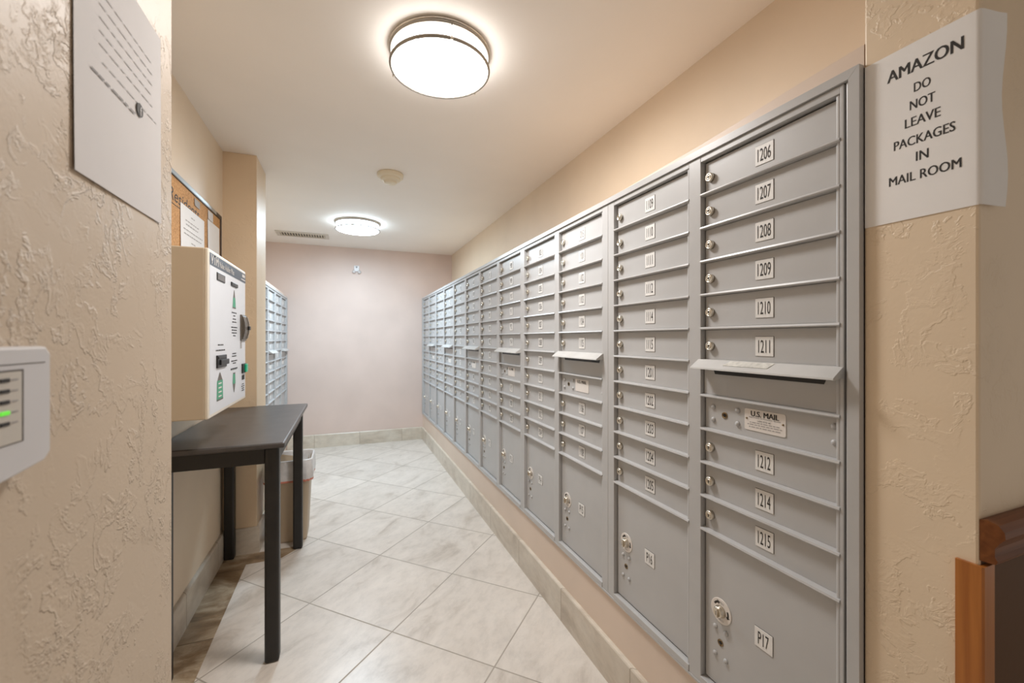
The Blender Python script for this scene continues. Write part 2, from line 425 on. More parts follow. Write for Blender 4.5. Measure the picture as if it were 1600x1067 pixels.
def m_rivet():
    b = MB('grey_frame'); b.lathe([(0.0065, 0), (0.0063, -0.0018), (0.0048, -0.0042), (0.0022, -0.0055), (0.0004, -0.0058)], axis='y', n=14); return b
def m_keyhole():
    b = MB('brass', 'black')
    b.lathe([(0.0085, 0.0), (0.0085, -0.0015), (0.0068, -0.0018), (0.006, -0.0004)], axis='y', n=18)
    b.use('black').box(-0.0045, 0.0045, -0.0022, -0.0004, -0.0012, 0.0012)
    b.box(-0.0014, 0.0014, -0.0022, -0.0004, -0.0035, 0.0035)
    return b
def m_dial():
    b = MB('label', 'black', 'grey_ink')
    b.lathe([(0.0315, 0.0), (0.0315, -0.0012), (0.0300, -0.0018)], axis='y', n=36)
    b.use('ink')
    for sg in (-1, 1):      # turn arrows either side
        a0 = math.radians(60 if sg < 0 else -18)
        base = math.radians(150) if sg < 0 else math.radians(25)
        pts = []
        for t in range(6):
            a = base - math.radians(7*t); pts.append((0.0245*math.cos(a), -0.0021, 0.0245*math.sin(a)))
        for t in range(5, -1, -1):
            a = base - math.radians(7*t); pts.append((0.0195*math.cos(a), -0.0021, 0.0195*math.sin(a)))
        b.poly(pts)
        a = base - math.radians(35); e = base - math.radians(52)
        b.poly([(0.028*math.cos(a), -0.0021, 0.028*math.sin(a)), (0.022*math.cos(e), -0.0021, 0.022*math.sin(e)), (0.016*math.cos(a), -0.0021, 0.016*math.sin(a))])
    b.use('grey_ink').text('OPEN', 0, 0.0215, 0.018, 0.006, -0.0021)
    b.text('TURN KEY', 0, -0.0225, 0.020, 0.004, -0.0021)
    return b
def m_knob():
    b = MB('lock', 'black')
    b.lathe([(0.0150, 0.0), (0.0150, -0.004), (0.0135, -0.010), (0.0125, -0.0125), (0.009, -0.0135), (0.008, -0.012)], axis='y', n=22)
    b.use('lock').box(-0.0035, 0.0035, -0.017, -0.010, -0.011, 0.011, 0.001)
    b.use('black').box(-0.0007, 0.0007, -0.0173, -0.0165, -0.005, 0.005)
    return b
def m_plate(txt):
    b = MB('plate', 'ink')
    b.use('ink').box(-0.0228, 0.0232, -0.0006, 0, -0.0228, 0.0232)
    b.use('plate').box(-0.0225, 0.0225, -0.0016, -0.0004, -0.0225, 0.0225, 0.0004, 1)
    if txt:
        n = len(txt); wid = {4: 0.0345, 3: 0.0285}.get(n, 0.008*n)
        b.use('ink').text(txt, 0, 0, wid - 0.003*txt.count('1')*0.6, 0.0295, -0.0021)
    return b
def m_slot_panel(w, h):
    b = MB('grey', 'black'); b.box(0.003, w-0.003, DY-0.004, DY+0.012, 0.004, h-0.002, 0.001); return b
def m_slot_opening():
    pts = []
    b = MB('black')
    b.prism([(-0.139, 0.0018, 0.0), (-0.134, 0.0018, -0.012), (0.134, 0.0018, -0.012), (0.139, 0.0018, 0.0)], (0, 0.010, 0)); return b
def m_hood(w):
    b = MB('hood')
    # sloped top plate with a rolled front lip and bevelled ends
    rings = []
    for x, k in ((-0.006, 0.0), (0.004, 0.55), (0.012, 1.0), (w-0.010, 1.0), (w-0.002, 0.55), (w+0.006, 0.0)):
        f = 0.030 + 0.008*1.0
        rings.append([(x, 0.004, 0.0075), (x, -0.010, 0.0070), (x - (0.012 if x > w/2 else 0.008)*0, -f, -0.013), (x, -f-0.001, -0.0165), (x, -f+0.003, -0.0175), (x, -0.010, -0.004 - 0.010*(1-k)), (x, 0.004, -0.002 - 0.010*(1-k))])
    b.loft(rings, smooth=False); return b
def m_hood_sticker():
    b = MB('sticker', 'grey_ink')
    def on(x, t): return (x, -0.010 - 0.028*t, 0.0076 - 0.020*t)
    p = [on(0.088, 0.62), on(0.205, 0.62), on(0.212, 0.08), on(0.098, 0.08)]
    b.prism(p, (0, -0.0003, 0.0006))
    return b
def m_mail_panel(w, h):
    b = MB('grey'); b.box(0.004, w-0.011, DY, DY+0.012, 0.004, h-0.004, 0.001); return b
def m_mail_label(full):
    b = MB('label', 'ink')
    # rounded plate
    pts = []
    for cx, cz, a0 in ((0.047, 0.021, 0), (-0.047, 0.021, 90), (-0.047, -0.021, 180), (0.047, -0.021, 270)):
        for k in range(5):
            a = math.radians(a0+22.5*k); pts.append((cx+0.004*math.cos(a), 0, cz+0.004*math.sin(a)))
    b.prism(pts, (0, -0.0014, 0))
    b.use('ink')
    for dx in (-0.0006, 0, 0.0006): b.text('U.S. MAIL', 0.001+dx, 0.0152, 0.069, 0.0125, -0.0019-dx*0.05)
    if full:
        b.text('Approved by the Postmaster General', 0, 0.0060, 0.078, 0.0034, -0.0019)
        b.text('USPS STD 4C', 0, -0.0005, 0.034, 0.0036, -0.0019)
        for z, wd in ((-0.0058, 0.074), (-0.0108, 0.086), (-0.0165, 0.078)):   # fine print
            x = -wd/2; k = 0
            while x < wd/2:
                l = 0.004 + 0.009*((k*37) % 10)/10.0; b.use('grey_ink').flat(x, min(x+l, wd/2), z-0.0011, z+0.0011, -0.0018); x += l+0.002; k += 1
        b.use('brass')
        for sx in (-1, 1): b.lathe([(0.0024, -0.0014), (0.002, -0.003), (0.0004, -0.0034)], (0.045*sx, 0, 0.002), 'y', 10)
    return b
def m_unit_frame(gl, gr, end):
    """gl, gr: width of the outer stiles; end: the outermost right stile has a dark joint and a bright strip"""
    b = MB('grey_frame', 'groove')
    top, bot = 1.7155, 0.314
    bk = 0.014
    b.box(-gl, CA[0], FY, bk, bot, top, 0.0012)
    b.box(CA[1], CB[0], FY, bk, bot, top, 0.0012)
    if end:
        b.box(CB[1], CB[1]+0.0065, FY, bk, bot, top, 0.0012)
        b.use('groove').box(CB[1]+0.0063, CB[1]+0.0107, 0.004, bk, bot, top)
        b.use('grey_frame').box(CB[1]+0.0105, CB[1]+gr, FY, bk, bot, top, 0.0022, 3)
    else:
        b.box(CB[1], CB[1]+gr, FY, bk, bot, top, 0.0012)
    for c in (CA, CB):
        b.box(c[0], c[1], FY+0.0004, bk, ROW0, top, 0.0008)
        b.box(c[0], c[1], FY-0.002, bk, bot, ZB, 0.0012)
    b.use('groove').box(0.0, CB[1], bk-0.0022, bk, ZB-0.005, ROW0+0.005)
    return b
floors = [f'{f}{n:02d}' for f in range(1, 13) for n in list(range(1, 13)) + [14, 15]]
def unit(loc, rz, label, group, numbers, parcels, near, gl, gr):
    t = thing('mailbox_unit', label, 'mailbox', loc, rz, group)
    put('frame', cached(('unit_frame', gl, gr), lambda: m_unit_frame(gl, gr, near)), t)
    it = iter(numbers)
    def door(c, i):
        z1, z0 = row(i); num = next(it)
        wd = c[1]-c[0]
        d = put('mailbox_door', cached(('mailbox_door', round(wd, 4)), lambda: m_door(wd, PITCH)), t, (c[0], 0, z0))
        if near and num: d['label'] = 'grey mailbox door with silver lock and plate numbered ' + num
        put('lock', cached(('lock',), m_lock), d, (0.0225, DY, PITCH*0.47))
        put('number_plate', cached(('number_plate', num), lambda: m_plate(num)), d, (0.174, DY, PITCH*0.49))
    def parcel(c, num):
        wd = c[1]-c[0]; h = ROW0-PITCH*NROW-ZB
        d = put('parcel_door', cached(('parcel_door', round(wd, 4)), lambda: m_door(wd, h)), t, (c[0], 0, ZB))
        if near and num: d['label'] = 'large parcel locker door with plate numbered ' + num
        dl = put('lock_dial', cached(('lock_dial',), m_dial), d, (0.054, DY, 0.533-ZB), label='round white dial with arrows')
        put('knob', cached(('knob',), m_knob), d, (0.054, DY-0.0018, 0.533-ZB))
        put('keyhole', cached(('keyhole',), m_keyhole), d, (0.052, DY, 0.451-ZB))
        for a, z in ((0.036, 0.485), (0.069, 0.485), (0.0355, 0.415), (0.0685, 0.415)):
            put('rivet', cached(('rivet',), m_rivet), d, (a, DY, z-ZB))
        put('number_plate', cached(('number_plate', num), lambda: m_plate(num)), d, (0.172, DY, 0.536-ZB))
    for ci, c in enumerate((CA, CB)):
        wd = c[1]-c[0]
        for i in range(NROW):
            z1, z0 = row(i)
            put('rail', cached(('rail', round(wd, 4)), lambda: m_rail(wd)), t, (c[0], 0, z0))
        put('hinge_strip', cached(('hinge_strip',), lambda: m_hinge(ROW0-ZB)), t, (c[1], 0, ZB))
        for i in range(NROW):
            z1, z0 = row(i)
            if ci == 1 and i == 6:
                p = put('slot_panel', cached(('slot_panel',), lambda: m_slot_panel(wd, PITCH)), t, (c[0], 0, z0))
                put('slot_opening', cached(('slot_opening',), m_slot_opening), p, (0.172, 0, 1.151-z0), label='black letter slot')
                put('slot_hood', cached(('slot_hood',), lambda: m_hood(wd)), p, (0, 0, 1.169-z0), label='sloping metal hood over the slot')
                if near: put('sticker', cached(('sticker',), m_hood_sticker), p, (0, 0, 1.169-z0), label='silver sticker on the hood')
            elif ci == 1 and i == 7:
                p = put('mail_panel', cached(('mail_panel',), lambda: m_mail_panel(wd, PITCH)), t, (c[0], 0, z0))
                put('label_plate', cached(('label_plate', near), lambda: m_mail_label(near)), p, (0.174, DY, 1.039-z0), label='white plate reading U.S. MAIL')
                put('keyhole', cached(('keyhole',), m_keyhole), p, (0.065, DY, 1.036-z0))
                for a, z in ((0.030, 1.053), (0.030, 1.020), (0.103, 1.055), (0.103, 1.022), (0.323, 1.058), (0.323, 1.026)):
                    put('rivet', cached(('rivet',), m_rivet), p, (a, DY, z-z0))
            else: door(c, i)
        parcel(c, parcels[ci])
    return t
WHERE = ['sixth and farthest grey mailbox unit on the right wall, beside the back wall',
         'fifth grey mailbox unit on the right wall counting from the paper sign',
         'fourth grey mailbox unit on the right wall counting from the paper sign',
         'third grey mailbox unit on the right wall counting from the paper sign',
         'second grey mailbox unit on the right wall, just left of doors 1109 to 1205',
         'nearest grey mailbox unit on the right wall, doors numbered 1109 to 1215']
last = len(floors)
seq = floors[-120:]
for k in range(6):
    gl = (0.043 if k == 0 else (UL[k-1]-UW-UL[k])/2-0.0004); gr = (0.0166 if k == 5 else (UL[k]-UW-UL[k+1])/2-0.0004)
    unit((XR, UL[k], 0), RIGHT, WHERE[k], 'mailbox units along the right wall', seq[20*k:20*k+20], ('P%d' % (6+2*k), 'P%d' % (7+2*k)), k == 5, gl, gr)
LZ = -0.047
unit((XB, 4.462, LZ), LEFT, 'far grey mailbox unit on the left wall, beside the back wall', 'mailbox units on the left wall', ['']*20, ('', ''), False, 0.0285, 0.028)
unit((XB, 3.672, LZ), LEFT, 'nearer grey mailbox unit on the left wall, partly behind the tan wall pier', 'mailbox units on the left wall', ['']*20, ('', ''), False, 0.0285, 0.0285)

# trim surround of each bank
def surround(name, label, loc, rz, L, hi, lo, zo):
    b = MB('grey_frame', 'groove')
    t0 = 0.018; y0, y1 = -0.0135, 0.0; wr_ = 0.0183
    def strip(pts):
        b.prism(pts, (0, y1-y0, 0))
    z1, z0 = hi, lo
    e = 0.0004
    strip([(0, y0, z1), (L, y0, z1), (L-wr_-e, y0, z1-t0), (wr_+e, y0, z1-t0)])
    strip([(0, y0, z0), (0, y0, z1-e), (wr_, y0, z1-t0-e), (wr_, y0, z0+0.006)])
    strip([(L, y0, z0), (L-wr_, y0, z0+0.006), (L-wr_, y0, z1-t0-e), (L, y0, z1-e)])
    strip([(0, y0+0.003, z0), (L, y0+0.003, z0), (L, y0+0.003, z0+0.006), (0, y0+0.003, z0+0.006)])
    return struct(name, b, loc, rz)
surround('trim_4', 'grey metal trim frame with mitred corners around the right bank of mailboxes', (XR, YB-0.012, 0), RIGHT, YB-0.012-0.4856, 1.7345, 0.308, 0)
surround('trim_5', 'grey metal trim frame around the left bank of mailboxes', (XB, 3.62, LZ), LEFT, YB-3.62-0.01, 1.7345, 0.308, 0)

# ------------------------------------------------------------------ ceiling lights
def ceiling_light(x, y, R, glow, label, phase):
    t = thing('ceiling_light', label, 'ceiling light', (x, y, ZC), 0, 'round ceiling lights')
    b = MB('nickel'); b.lathe([(R*0.96, 0), (R*1.0, -0.004), (R*1.0, -0.010), (R*0.93, -0.012)], n=56); put('base_plate', b, t)
    b = MB('side'+glow[4:], glow)
    b.lathe([(R*0.90, -0.012), (R*0.925, -0.018), (R*0.925, -0.066), (R*0.91, -0.070)], n=56, cap0=False, cap1=False)
    b.use(glow).lathe([(R*0.91, -0.070), (R*0.80, -0.075), (R*0.5, -0.079), (R*0.2, -0.0805), (0.002, -0.081)], n=56, cap0=False)
    put('shade', b, t, label='glowing white shade')
    for z in (-0.015, -0.066):
        b = MB('ring_metal'); b.torus(R*0.972, 0.0052, (0, 0, z), 64, 8, 1.2); put('ring', b, t)
    for k in range(3):
        a = phase + 2*PI*k/3
        b = MB('nickel'); b.lathe([(0.0022, -0.012), (0.0022, -0.068)], (R*0.99*math.cos(a), R*0.99*math.sin(a), 0), n=8)
        b.lathe([(0.0008, -0.062), (0.0042, -0.064), (0.0045, -0.070), (0.003, -0.074), (0.0008, -0.075)], (R*1.0*math.cos(a), R*1.0*math.sin(a), 0), n=10)
        put('post', b, t)
    return t
ceiling_light(0.326, 1.548, 0.183, 'glow_near', 'large round ceiling light with nickel rings, nearest above the floor', math.radians(150))
ceiling_light(0.104, 4.10, 0.196, 'glow_far', 'far round ceiling light near the back wall and vent', math.radians(-40))

# ------------------------------------------------------------------ other ceiling things
t = thing('smoke_detector', 'stepped ivory smoke detector on the ceiling between the two lights', 'smoke detector', (0.268, 2.811, ZC))
put('base', MB('detector').lathe([(0.080, 0), (0.082, -0.006), (0.080, -0.022), (0.072, -0.028), (0.056, -0.029)], n=36), t)
put('dome', MB('detector').lathe([(0.062, -0.027), (0.060, -0.040), (0.048, -0.046), (0.040, -0.047), (0.039, -0.058), (0.034, -0.062), (0.002, -0.063)], n=36, cap0=False), t)
t = thing('air_vent', 'stained beige air vent in the ceiling by the back wall', 'air vent', (-0.402, 4.762, ZC))
b = MB('vent_rim', 'groove')
for x0, x1, y0, y1 in ((-0.240, 0.240, -0.100, -0.070), (-0.240, 0.240, 0.070, 0.100), (-0.240, -0.205, -0.07, 0.07), (0.205, 0.240, -0.07, 0.07)):
    b.box(x0, x1, y0, y1, -0.010, 0, 0.002)
put('frame', b, t)
put('backing', MB('groove').box(-0.21, 0.21, -0.075, 0.075, -0.0015, 0), t)
for k in range(17):
    x = -0.195 + 0.0244*k
    put('slat', MB('vent').prism([(x-0.009, -0.071, -0.002), (x-0.007, -0.071, -0.002), (x+0.008, -0.071, -0.009), (x+0.006, -0.071, -0.0095)], (0, 0.142, 0)), t)

# ------------------------------------------------------------------ back wall sensor
t = thing('wall_sensor', 'small white sensor with two round lobes high on the back wall', 'sensor', (0.119, YB, 2.04))
put('plate', MB('device', 'grey_ink').box(-0.030, 0.030, -0.014, 0, -0.025, 0.045, 0.004), t)
put('eye', MB('smoke').lathe([(0.009, -0.0135), (0.008, -0.018), (0.002, -0.020)], (0, 0, 0.026), 'y', 16), t)
for sx in (-1, 1):
    put('lobe', MB('device').lathe([(0.004, -0.006), (0.014, -0.010), (0.019, -0.020), (0.019, -0.028), (0.013, -0.038), (0.002, -0.041)], (0.029*sx, 0, -0.030), 'y', 18), t)

# ------------------------------------------------------------------ table
t = thing('side_table', 'black brown wooden table with square legs against the left wall', 'table', (0, 0, 0))
TX0, TX1, TY0, TY1, TZ = -0.640, -0.214, 1.795, 2.835, 0.840
b = MB('table_top'); b.box(TX0, TX1, TY0, TY1, TZ-0.021, TZ, 0.006, 3); put('tabletop', b, t)
lx = (TX0+0.012, TX1-0.022-0.050); ly = (1.822, 2.752)
for x in lx:
    for y in ly:
        put('leg', MB('dark_wood').box(x, x+0.050, y, y+0.050, 0, TZ-0.021, 0.009, 3), t)
put('apron', MB('dark_wood').box(lx[0]+0.05, lx[1], ly[0]+0.006, ly[0]+0.026, TZ-0.083, TZ-0.021, 0.002), t)
put('apron', MB('dark_wood').box(lx[0]+0.05, lx[1], ly[1]+0.024, ly[1]+0.044, TZ-0.083, TZ-0.021, 0.002), t)
for x in (lx[0]+0.006, lx[1]+0.024):
    put('apron', MB('dark_wood').box(x, x+0.020, ly[0]+0.05, ly[1], TZ-0.083, TZ-0.021, 0.002), t)

# ------------------------------------------------------------------ trash can and its bag
def rr(cx, cy, hx, hy, r, z, n=6, wob=0.0, seed=0):
    out = []; k = 0
    for sx, sy, a0 in ((1, 1, 0), (-1, 1, 90), (-1, -1, 180), (1, -1, 270)):
        for i in range(n+1):
            a = math.radians(a0 + 90.0*i/n); d = wob*math.sin(k*2.3+seed*1.7) + wob*0.6*math.sin(k*5.1+seed)
            out.append((cx+sx*(hx-r)+(r+d)*math.cos(a), cy+sy*(hy-r)+(r+d)*math.sin(a), z + (wob*0.8*math.sin(k*1.9+seed*2.2) if wob else 0))); k += 1
    return out
BX, BY = -0.322, 2.968
t = thing('trash_can', 'taupe plastic trash can behind the table by the wall pier', 'trash can', (BX, BY, 0))
b = MB('bin')
b.loft([rr(0, 0, 0.098, 0.100, 0.030, 0.0), rr(0, 0, 0.101, 0.103, 0.032, 0.012), rr(0, 0, 0.121, 0.123, 0.036, 0.44), rr(0, 0, 0.126, 0.128, 0.038, 0.445), rr(0, 0, 0.128, 0.130, 0.038, 0.492), rr(0, 0, 0.124, 0.126, 0.036, 0.494), rr(0, 0, 0.118, 0.120, 0.034, 0.44), rr(0, 0, 0.095, 0.097, 0.028, 0.012)])
put('body', b, t)
t = thing('bin_liner', 'white plastic bag lining the taupe trash can, red drawstring hem', 'trash bag', (BX, BY, 0))
b = MB('liner')
b.loft([rr(0, 0, 0.100, 0.102, 0.03, 0.20, 10, 0.003, 2), rr(0, 0, 0.110, 0.112, 0.03, 0.36, 10, 0.003, 5), rr(0, 0, 0.1195, 0.1215, 0.034, 0.46, 10, 0.0015, 1), rr(0, 0, 0.123, 0.125, 0.036, 0.497, 10, 0.0006, 1), rr(0, 0, 0.128, 0.130, 0.038, 0.500, 10, 0.0005, 1), rr(0, 0, 0.1325, 0.1345, 0.040, 0.495, 10, 0.0006, 3),
        rr(0, 0, 0.1335, 0.1355, 0.040, 0.465, 10, 0.0016, 3), rr(0, 0, 0.136, 0.138, 0.042, 0.435, 10, 0.0028, 4), rr(0, 0, 0.138, 0.139, 0.044, 0.405, 10, 0.0040, 6), rr(0, 0, 0.133, 0.134, 0.044, 0.378, 10, 0.0035, 7)], True, False)
put('bag', b, t)
b = MB('red_string')
b.loft([rr(0, 0, 0.133, 0.134, 0.044, 0.380, 10, 0.0035, 7), rr(0, 0, 0.1335, 0.1345, 0.044, 0.372, 10, 0.0035, 7), rr(0, 0, 0.131, 0.132, 0.044, 0.366, 10, 0.0035, 7)], False, False)
put('drawstring', b, t, label='faded red hem band')

# ------------------------------------------------------------------ card value machine on the left wall (faces +x)
VX, VY, VZ0, VZ1, VW = -0.42, 1.633, 0.968, 1.526, 0.545
t = thing('card_machine', 'white fronted cream card value machine hung over the table', 'card machine', (VX, VY, 0), LEFT)
D = -VX + XL; D = abs(XL-VX)
b = MB('cream', 'cream_edge'); b.box(0, VW, 0.004, D, VZ0, VZ1, 0.004); put('cabinet', b, t)
b = MB('cream_edge', 'white_panel')
b.box(0, VW, -0.006, 0.006, VZ0, VZ1, 0.004)
b.use('white_panel').flat(0.012, VW-0.012, VZ0+0.012, VZ1-0.010, -0.0064)
fp = put('front_panel', b, t, label='white front with cream edge')
b = MB('slate', 'label')
b.flat(0.014, 0.540, 1.4745, 1.5145, -0.0070)
b.use('label')
for dx in (-0.0016, 0.0, 0.0016):
    b.text('VTM', 0.066+dx, 1.4955, 0.088, 0.031, -0.0076-abs(dx)*0.05, 0.12)
    b.text('Value Adder Plus', 0.228+dx*0.6, 1.4925, 0.210, 0.021, -0.0076-abs(dx)*0.05)
for x0, x1, z in ((0.475, 0.505, 1.502), (0.508, 0.525, 1.502)): b.flat(x0, x1, z-0.006, z+0.006, -0.0076)
b.flat(0.455, 0.530, 1.4835, 1.4875, -0.0076)
put('header_strip', b, t, label='slate blue strip with white lettering')
put('display', MB('black', 'smoke').box(0.093, 0.195, -0.009, -0.006, 1.434, 1.461, 0.001).use('smoke').flat(0.098, 0.190, 1.437, 1.458, -0.0093), t, label='dark grey display window')
put('card_slot', MB('black').box(0.285, 0.385, -0.011, -0.006, 1.437, 1.452, 0.002), t, label='black card slot')
b = MB('green', 'bronze', 'label')
def arrow(b, cx, z_tail, z_neck, z_tip, w0, w1):
    y = -0.0070
    b.use('green').poly([(cx-w0, y, z_tail), (cx+w0, y, z_tail), (cx+w1, y, z_neck), (cx-w1, y, z_neck)])
    b.use('bronze').poly([(cx-w1*0.9, y, z_neck), (cx+w1*0.9, y, z_neck), (cx+0.003, y, z_tip), (cx-0.003, y, z_tip)])
    s_ = 1 if z_tip > z_tail else -1
    b.poly([(cx-w0, y-0.0003, z_tail), (cx+w0, y-0.0003, z_tail), (cx+w0, y-0.0003, z_tail+0.005*s_), (cx-w0, y-0.0003, z_tail+0.005*s_)])
arrow(b, 0.338, 1.351, 1.394, 1.424, 0.026, 0.017)
arrow(b, 0.336, 1.096, 1.052, 1.018, 0.017, 0.023)
arrow(b, 0.133, 1.014, 1.084, 1.112, 0.040, 0.036)
b.use('label')
for k in range(4): b.flat(0.112, 0.152, 1.026+0.015*k, 1.031+0.015*k, -0.0076)
b.use('ink')
def lines(b, cx, zs, ws, y=-0.0070, hh=0.0022):
    for z, wd in zip(zs, ws):
        x = cx-wd/2; k = int(z*1000) % 7
        while x < cx+wd/2:
            l = 0.010+0.006*(k % 3); b.flat(x, min(x+l, cx+wd/2), z-hh, z+hh, y); x += l+0.004; k += 1
lines(b, 0.340, (1.334, 1.322, 1.309, 1.297), (0.080, 0.032, 0.050, 0.068))
lines(b, 0.340, (1.276, 1.265, 1.254, 1.243), (0.095, 0.080, 0.082, 0.040))
lines(b, 0.143, (1.209, 1.190), (0.070, 0.120))
lines(b, 0.340, (1.172, 1.162, 1.143, 1.134), (0.064, 0.072, 0.098, 0.050))
lines(b, 0.490, (1.036, 1.027, 1.018, 1.009), (0.040, 0.055, 0.045, 0.045))
put('printed_graphics', b, t, label='green arrows and small black instructions')
b = MB('black'); b.box(0.086, 0.205, -0.012, -0.006, 1.129, 1.173, 0.002)
b.box(0.110, 0.218, -0.017, -0.010, 1.138, 1.157, 0.002)
b.box(0.092, 0.190, -0.014, -0.010, 1.161, 1.168, 0.001)
put('bill_reader', b, t, label='black bill reader mouth')
b = MB('bronze', 'black')
put('slit', MB('black').box(0.285, 0.385, -0.0085, -0.006, 1.110, 1.115), t)
b = MB('bronze', 'nickel', 'black')
b.box(0.440, 0.536, -0.012, -0.006, 1.222, 1.333, 0.002)
pf = [(0.520, -0.012, 1.228), (0.520, -0.015, 1.232), (0.520, -0.021, 1.256), (0.520, -0.023, 1.278), (0.520, -0.021, 1.300), (0.520, -0.015, 1.325), (0.520, -0.012, 1.329)]
b.prism(pf, (-0.065, 0, 0))
b.use('nickel').prism([(p[0]+0.006, p[1]-(0.004 if p[1] < -0.013 else 0), p[2]) for p in pf], (-0.006, 0, 0))
b.use('black').box(0.505, 0.531, -0.030, -0.022, 1.269, 1.285, 0.002)
put('coin_unit', b, t, label='dark bronze curved acceptor')
put('unit_tag', MB('grey_ink').flat(0.443, 0.470, 1.190, 1.218, -0.0070), t)
b = MB('black'); b.box(0.466, 0.535, -0.012, -0.006, 1.083, 1.124, 0.002); put('button_bezel', b, t)
b = MB('green_btn'); b.box(0.500, 0.532, -0.019, -0.011, 1.086, 1.121, 0.002); put('button', b, t, label='green push button')
put('button_tag', MB('ink').flat(0.470, 0.520, 1.054, 1.074, -0.0070), t)

# ------------------------------------------------------------------ cork board and its papers (left wall)
t = thing('cork_board', 'cork notice board with metal frame on the left wall', 'notice board', (XL, 1.80, 0), LEFT)
BL, BZ0, BZ1 = 0.935, 1.535, 1.900
put('cork', MB('cork').box(0.008, BL-0.008, -0.008, 0, BZ0+0.008, BZ1-0.008), t)
b = MB('board_frame', 'board_dark')
b.box(0, BL-0.10, -0.014, 0, BZ1-0.018, BZ1, 0.002)
b.box(0, BL, -0.014, 0, BZ0, BZ0+0.014, 0.002)
b.box(0, 0.014, -0.014, 0, BZ0+0.014, BZ1-0.018, 0.002)
b.use('board_dark').box(BL-0.10, BL, -0.014, 0, BZ1-0.018, BZ1, 0.002)
b.box(BL-0.016, BL, -0.014, 0, BZ0+0.014, BZ1-0.018, 0.002)
b.box(0.014, BL-0.016, -0.013, 0, BZ1-0.0215, BZ1-0.018)
put('frame', b, t)
b = MB('ink'); b.text('Residents', 0.385, 1.806, 0.36, 0.050, -0.0086, 0.18)
b.box(0.19, 0.43, -0.0088, -0.0082, 1.766, 1.769)
put('handwriting', b, t, label='handwritten black heading on the cork')
def sheet(name, label, cat, loc, rz, w, h, mat, curl=0.004, lines_=(), ink='grey_ink', group=None, bulge=0.0):
    """a sheet hung from its top edge, lower edge standing slightly off the wall; origin: top left"""
    b = MB(mat, ink); nx, nz = 8, 10
    def yy(u, v): return -0.0016 - curl*(v**2)*(0.5+0.5*math.sin(u*5+1)) - bulge*math.sin(u*PI)*math.sin(v*PI)
    for side in (0, 1):
        g = [[b.bm.verts.new((u*w, yy(u, v)+0.0004*side, -v*h)) for v in [j/nz for j in range(nz+1)]] for u in [i/nx for i in range(nx+1)]]
        b._faces([b.bm.faces.new((g[i][j], g[i+1][j], g[i+1][j+1], g[i][j+1])) for i in range(nx) for j in range(nz)], True)
    b.use(ink)
    for u0, u1, v, hh in lines_:
        u = u0; k = 0
        while u < u1:
            l = min(0.05+0.05*((k*13+int(v*100)) % 4)/3, u1-u)
            y = min(yy(u, v), yy(u+l, v)) - 0.0007
            b.poly([(u*w, y, -v*h-hh), ((u+l)*w, y, -v*h-hh), ((u+l)*w, y, -v*h+hh), (u*w, y, -v*h+hh)]); u += l+0.02; k += 1
    o = put(name, b, None, loc, rz); tag(o, label, cat, group); return o
YY = 1.80
ln = [(0.40, 0.55, 0.14, 0.002), (0.18, 0.75, 0.25, 0.002), (0.2, 0.7, 0.32, 0.002), (0.1, 0.9, 0.42, 0.002), (0.12, 0.85, 0.50, 0.002), (0.4, 0.58, 0.62, 0.002), (0.3, 0.7, 0.72, 0.002), (0.15, 0.85, 0.80, 0.002)]
sheet('notice_sheet', 'wide white typed notice on the cork board, left of the narrower sheet', 'notice', (XL+0.0085, 2.125, 1.797), LEFT, 0.315, 0.235, 'paper', 0.003, ln)
sheet('notice_sheet', 'narrow plain white sheet at the right end of the cork board', 'notice', (XL+0.0085, 2.495, 1.824), LEFT, 0.205, 0.265, 'paper', 0.006, [])
sheet('note_slip', 'small white slip above the narrow sheet on the cork board', 'note', (XL+0.0085, 2.50, 1.872), LEFT, 0.085, 0.045, 'paper_warm', 0.001, [])
sheet('note_slip', 'small grey slip under the top frame of the cork board', 'note', (XL+0.0085, 2.30, 1.868), LEFT, 0.075, 0.034, 'slip_grey', 0.001, [])

# ------------------------------------------------------------------ near left jamb: notice and keypad (face +x)
o = sheet('wall_notice', 'large white printed notice taped to the near left wall above the keypad', 'notice', (XJ, 0.597, 1.705), LEFT, 0.232, 0.292, 'paper_warm', 0.0015,
      [(0.22, 0.86, 0.20+0.055*k, 0.0009) for k in range(5)] + [(0.25, 0.92, 0.485, 0.0009)], 'pale_ink')
b = MB('faded_ink', 'paper_warm', 'mid_ink')
b.use('mid_ink')
for k in range(7): b.flat(0.032-0.155+0.0157*k, 0.032-0.155+0.0157*k+0.0145-0.002*(k%3), -0.0135, -0.0105, -0.0030)
b.use('faded_ink').lathe([(0.0095, -0.0030), (0.0095, -0.0034)], (0, 0, 0), 'y', 24)
b.use('paper_warm').text('f', 0.001, -0.001, None, 0.0135, -0.0040)
put('round_logo', b, o, (0.155, 0, -0.150), label='black round logo with white letter')
t = thing('alarm_keypad', 'white alarm keypad with a green lamp on the near left wall', 'keypad', (XJ, 0.300, 0), LEFT)
KW, KZ0, KZ1 = 0.226, 1.113, 1.2235
b = MB('device')
pts = [(0, KZ1-0.006), (0.006, KZ1), (KW-0.006, KZ1), (KW, KZ1-0.006), (KW, KZ0+0.012), (KW-0.008, KZ0+0.006), (KW*0.75, KZ0+0.001), (KW*0.5, KZ0-0.001), (KW*0.25, KZ0+0.001), (0.008, KZ0+0.006), (0, KZ0+0.012)]
def ins(p, k): return (KW/2+(p[0]-KW/2)*k, (KZ0+KZ1)/2+(p[1]-(KZ0+KZ1)/2)*k)
b.loft([[(x, y, z) for x, z in [ins(p, k) for p in pts[::-1]]] for y, k in ((0, 1.0), (-0.014, 1.0), (-0.018, 0.985), (-0.020, 0.955))], smooth=False)
put('housing', b, t)
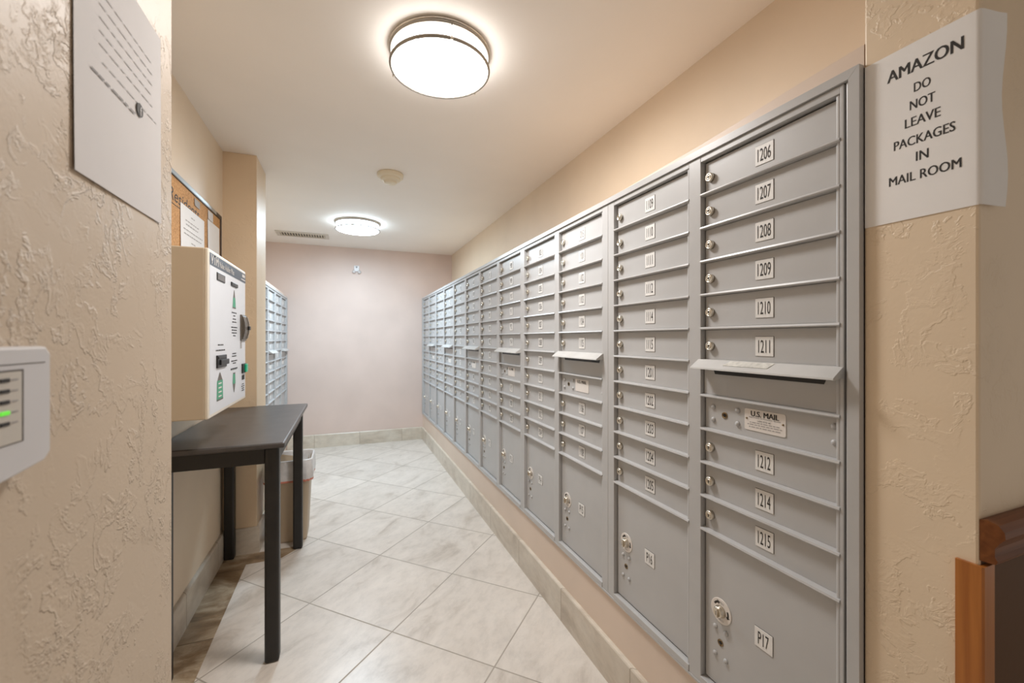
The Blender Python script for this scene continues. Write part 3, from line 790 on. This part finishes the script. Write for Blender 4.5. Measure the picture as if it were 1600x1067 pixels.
b = MB('bronze'); b.box(0.01, KW-0.012, -0.0203, -0.0195, 1.2085, 1.2093); put('seam', b, t)
b = MB('device_in', 'bronze'); b.use('bronze').box(0.02, 0.186, -0.0204, -0.019, 1.1435, 1.2045)
b.use('device_in').box(0.021, 0.183, -0.0208, -0.019, 1.1445, 1.2030)
put('display_window', b, t, label='cream window with indicator rows')
for k in range(5):
    z = 1.1965-0.0088*k
    lit = (k == 3)
    put('indicator_lamp', MB('led' if lit else 'ink').box(0.1580, 0.1685, -0.0216, -0.0206, z-0.0016, z+0.0016, 0.0004), t, label='lit green indicator lamp' if lit else None)
b = MB('grey_ink')
for k in range(5):
    b.flat(0.1705, 0.178, 1.1965-0.0088*k-0.0006, 1.1965-0.0088*k+0.0006, -0.0212)
put('indicator_legend', b, t)

# ------------------------------------------------------------------ paper sign wrapped round the pier corner
b = MB('paper', 'ink'); zt, zb = 1.728, 1.433
path = []
for i in range(13): path.append((XR-0.0012-0.0004*math.sin(i/12*PI), 0.483-(0.483-YH-0.004)*i/12))
path += [(XR-0.0006, YH-0.0012), (XR+0.004, YH-0.0032), (XR+0.016, YH-0.0050), (XR+0.030, YH-0.0070), (XR+0.042, YH-0.0100)]
nz = 12
for off in (0, 0.0004):
    g = []
    for k, (x, y) in enumerate(path):
        colv = []
        for j in range(nz+1):
            v = j/nz; over = max(0, k-13)/4.0
            ex = 0.004*over*math.sin(v*9+0.5) ; ey = -0.004*over*(0.5+0.5*math.sin(v*7+2))
            z = zt+(zb-zt)*v - 0.004*over*(1 if v < .5 else 0.6)
            colv.append(b.bm.verts.new((x+ex+(off if k <= 12 else 0), y+ey+(off if k > 12 else 0), z)))
        g.append(colv)
    b._faces([b.bm.faces.new((g[i][j], g[i+1][j], g[i+1][j+1], g[i][j+1])) for i in range(len(g)-1) for j in range(nz)], True)
sign = put('paper_sign', b); tag(sign, 'white paper sign about packages taped round the right pier corner', 'sign')
# lettering in the sign's own frame (local x runs towards -y)
b = MB('ink')
def sl(body, y, z, wd, h, bold=0.0):
    b.text(body, -y, z, wd, h, 0)
    if bold:
        for dx in (-bold, bold): b.text(body, -y+dx, z, wd, h, 0.00002*(1 if dx > 0 else 2))
sl('AMAZON', 0.399, 1.6885, 0.098, 0.0205, 0.0007)
sl('DO', 0.400, 1.6515, 0.0215, 0.0155, 0.0004)
sl('NOT', 0.400, 1.6235, 0.0325, 0.0155, 0.0004)
sl('LEAVE', 0.400, 1.5955, 0.046, 0.0155, 0.0004)
sl('PACKAGES', 0.399, 1.5640, 0.079, 0.0155, 0.0004)
sl('IN', 0.400, 1.5350, 0.016, 0.0155, 0.0004)
sl('MAIL ROOM', 0.399, 1.5040, 0.093, 0.0155, 0.0004)
o = put('lettering', b, sign, (XR-0.0018, 0, 0), RIGHT, label='black capital lettering')
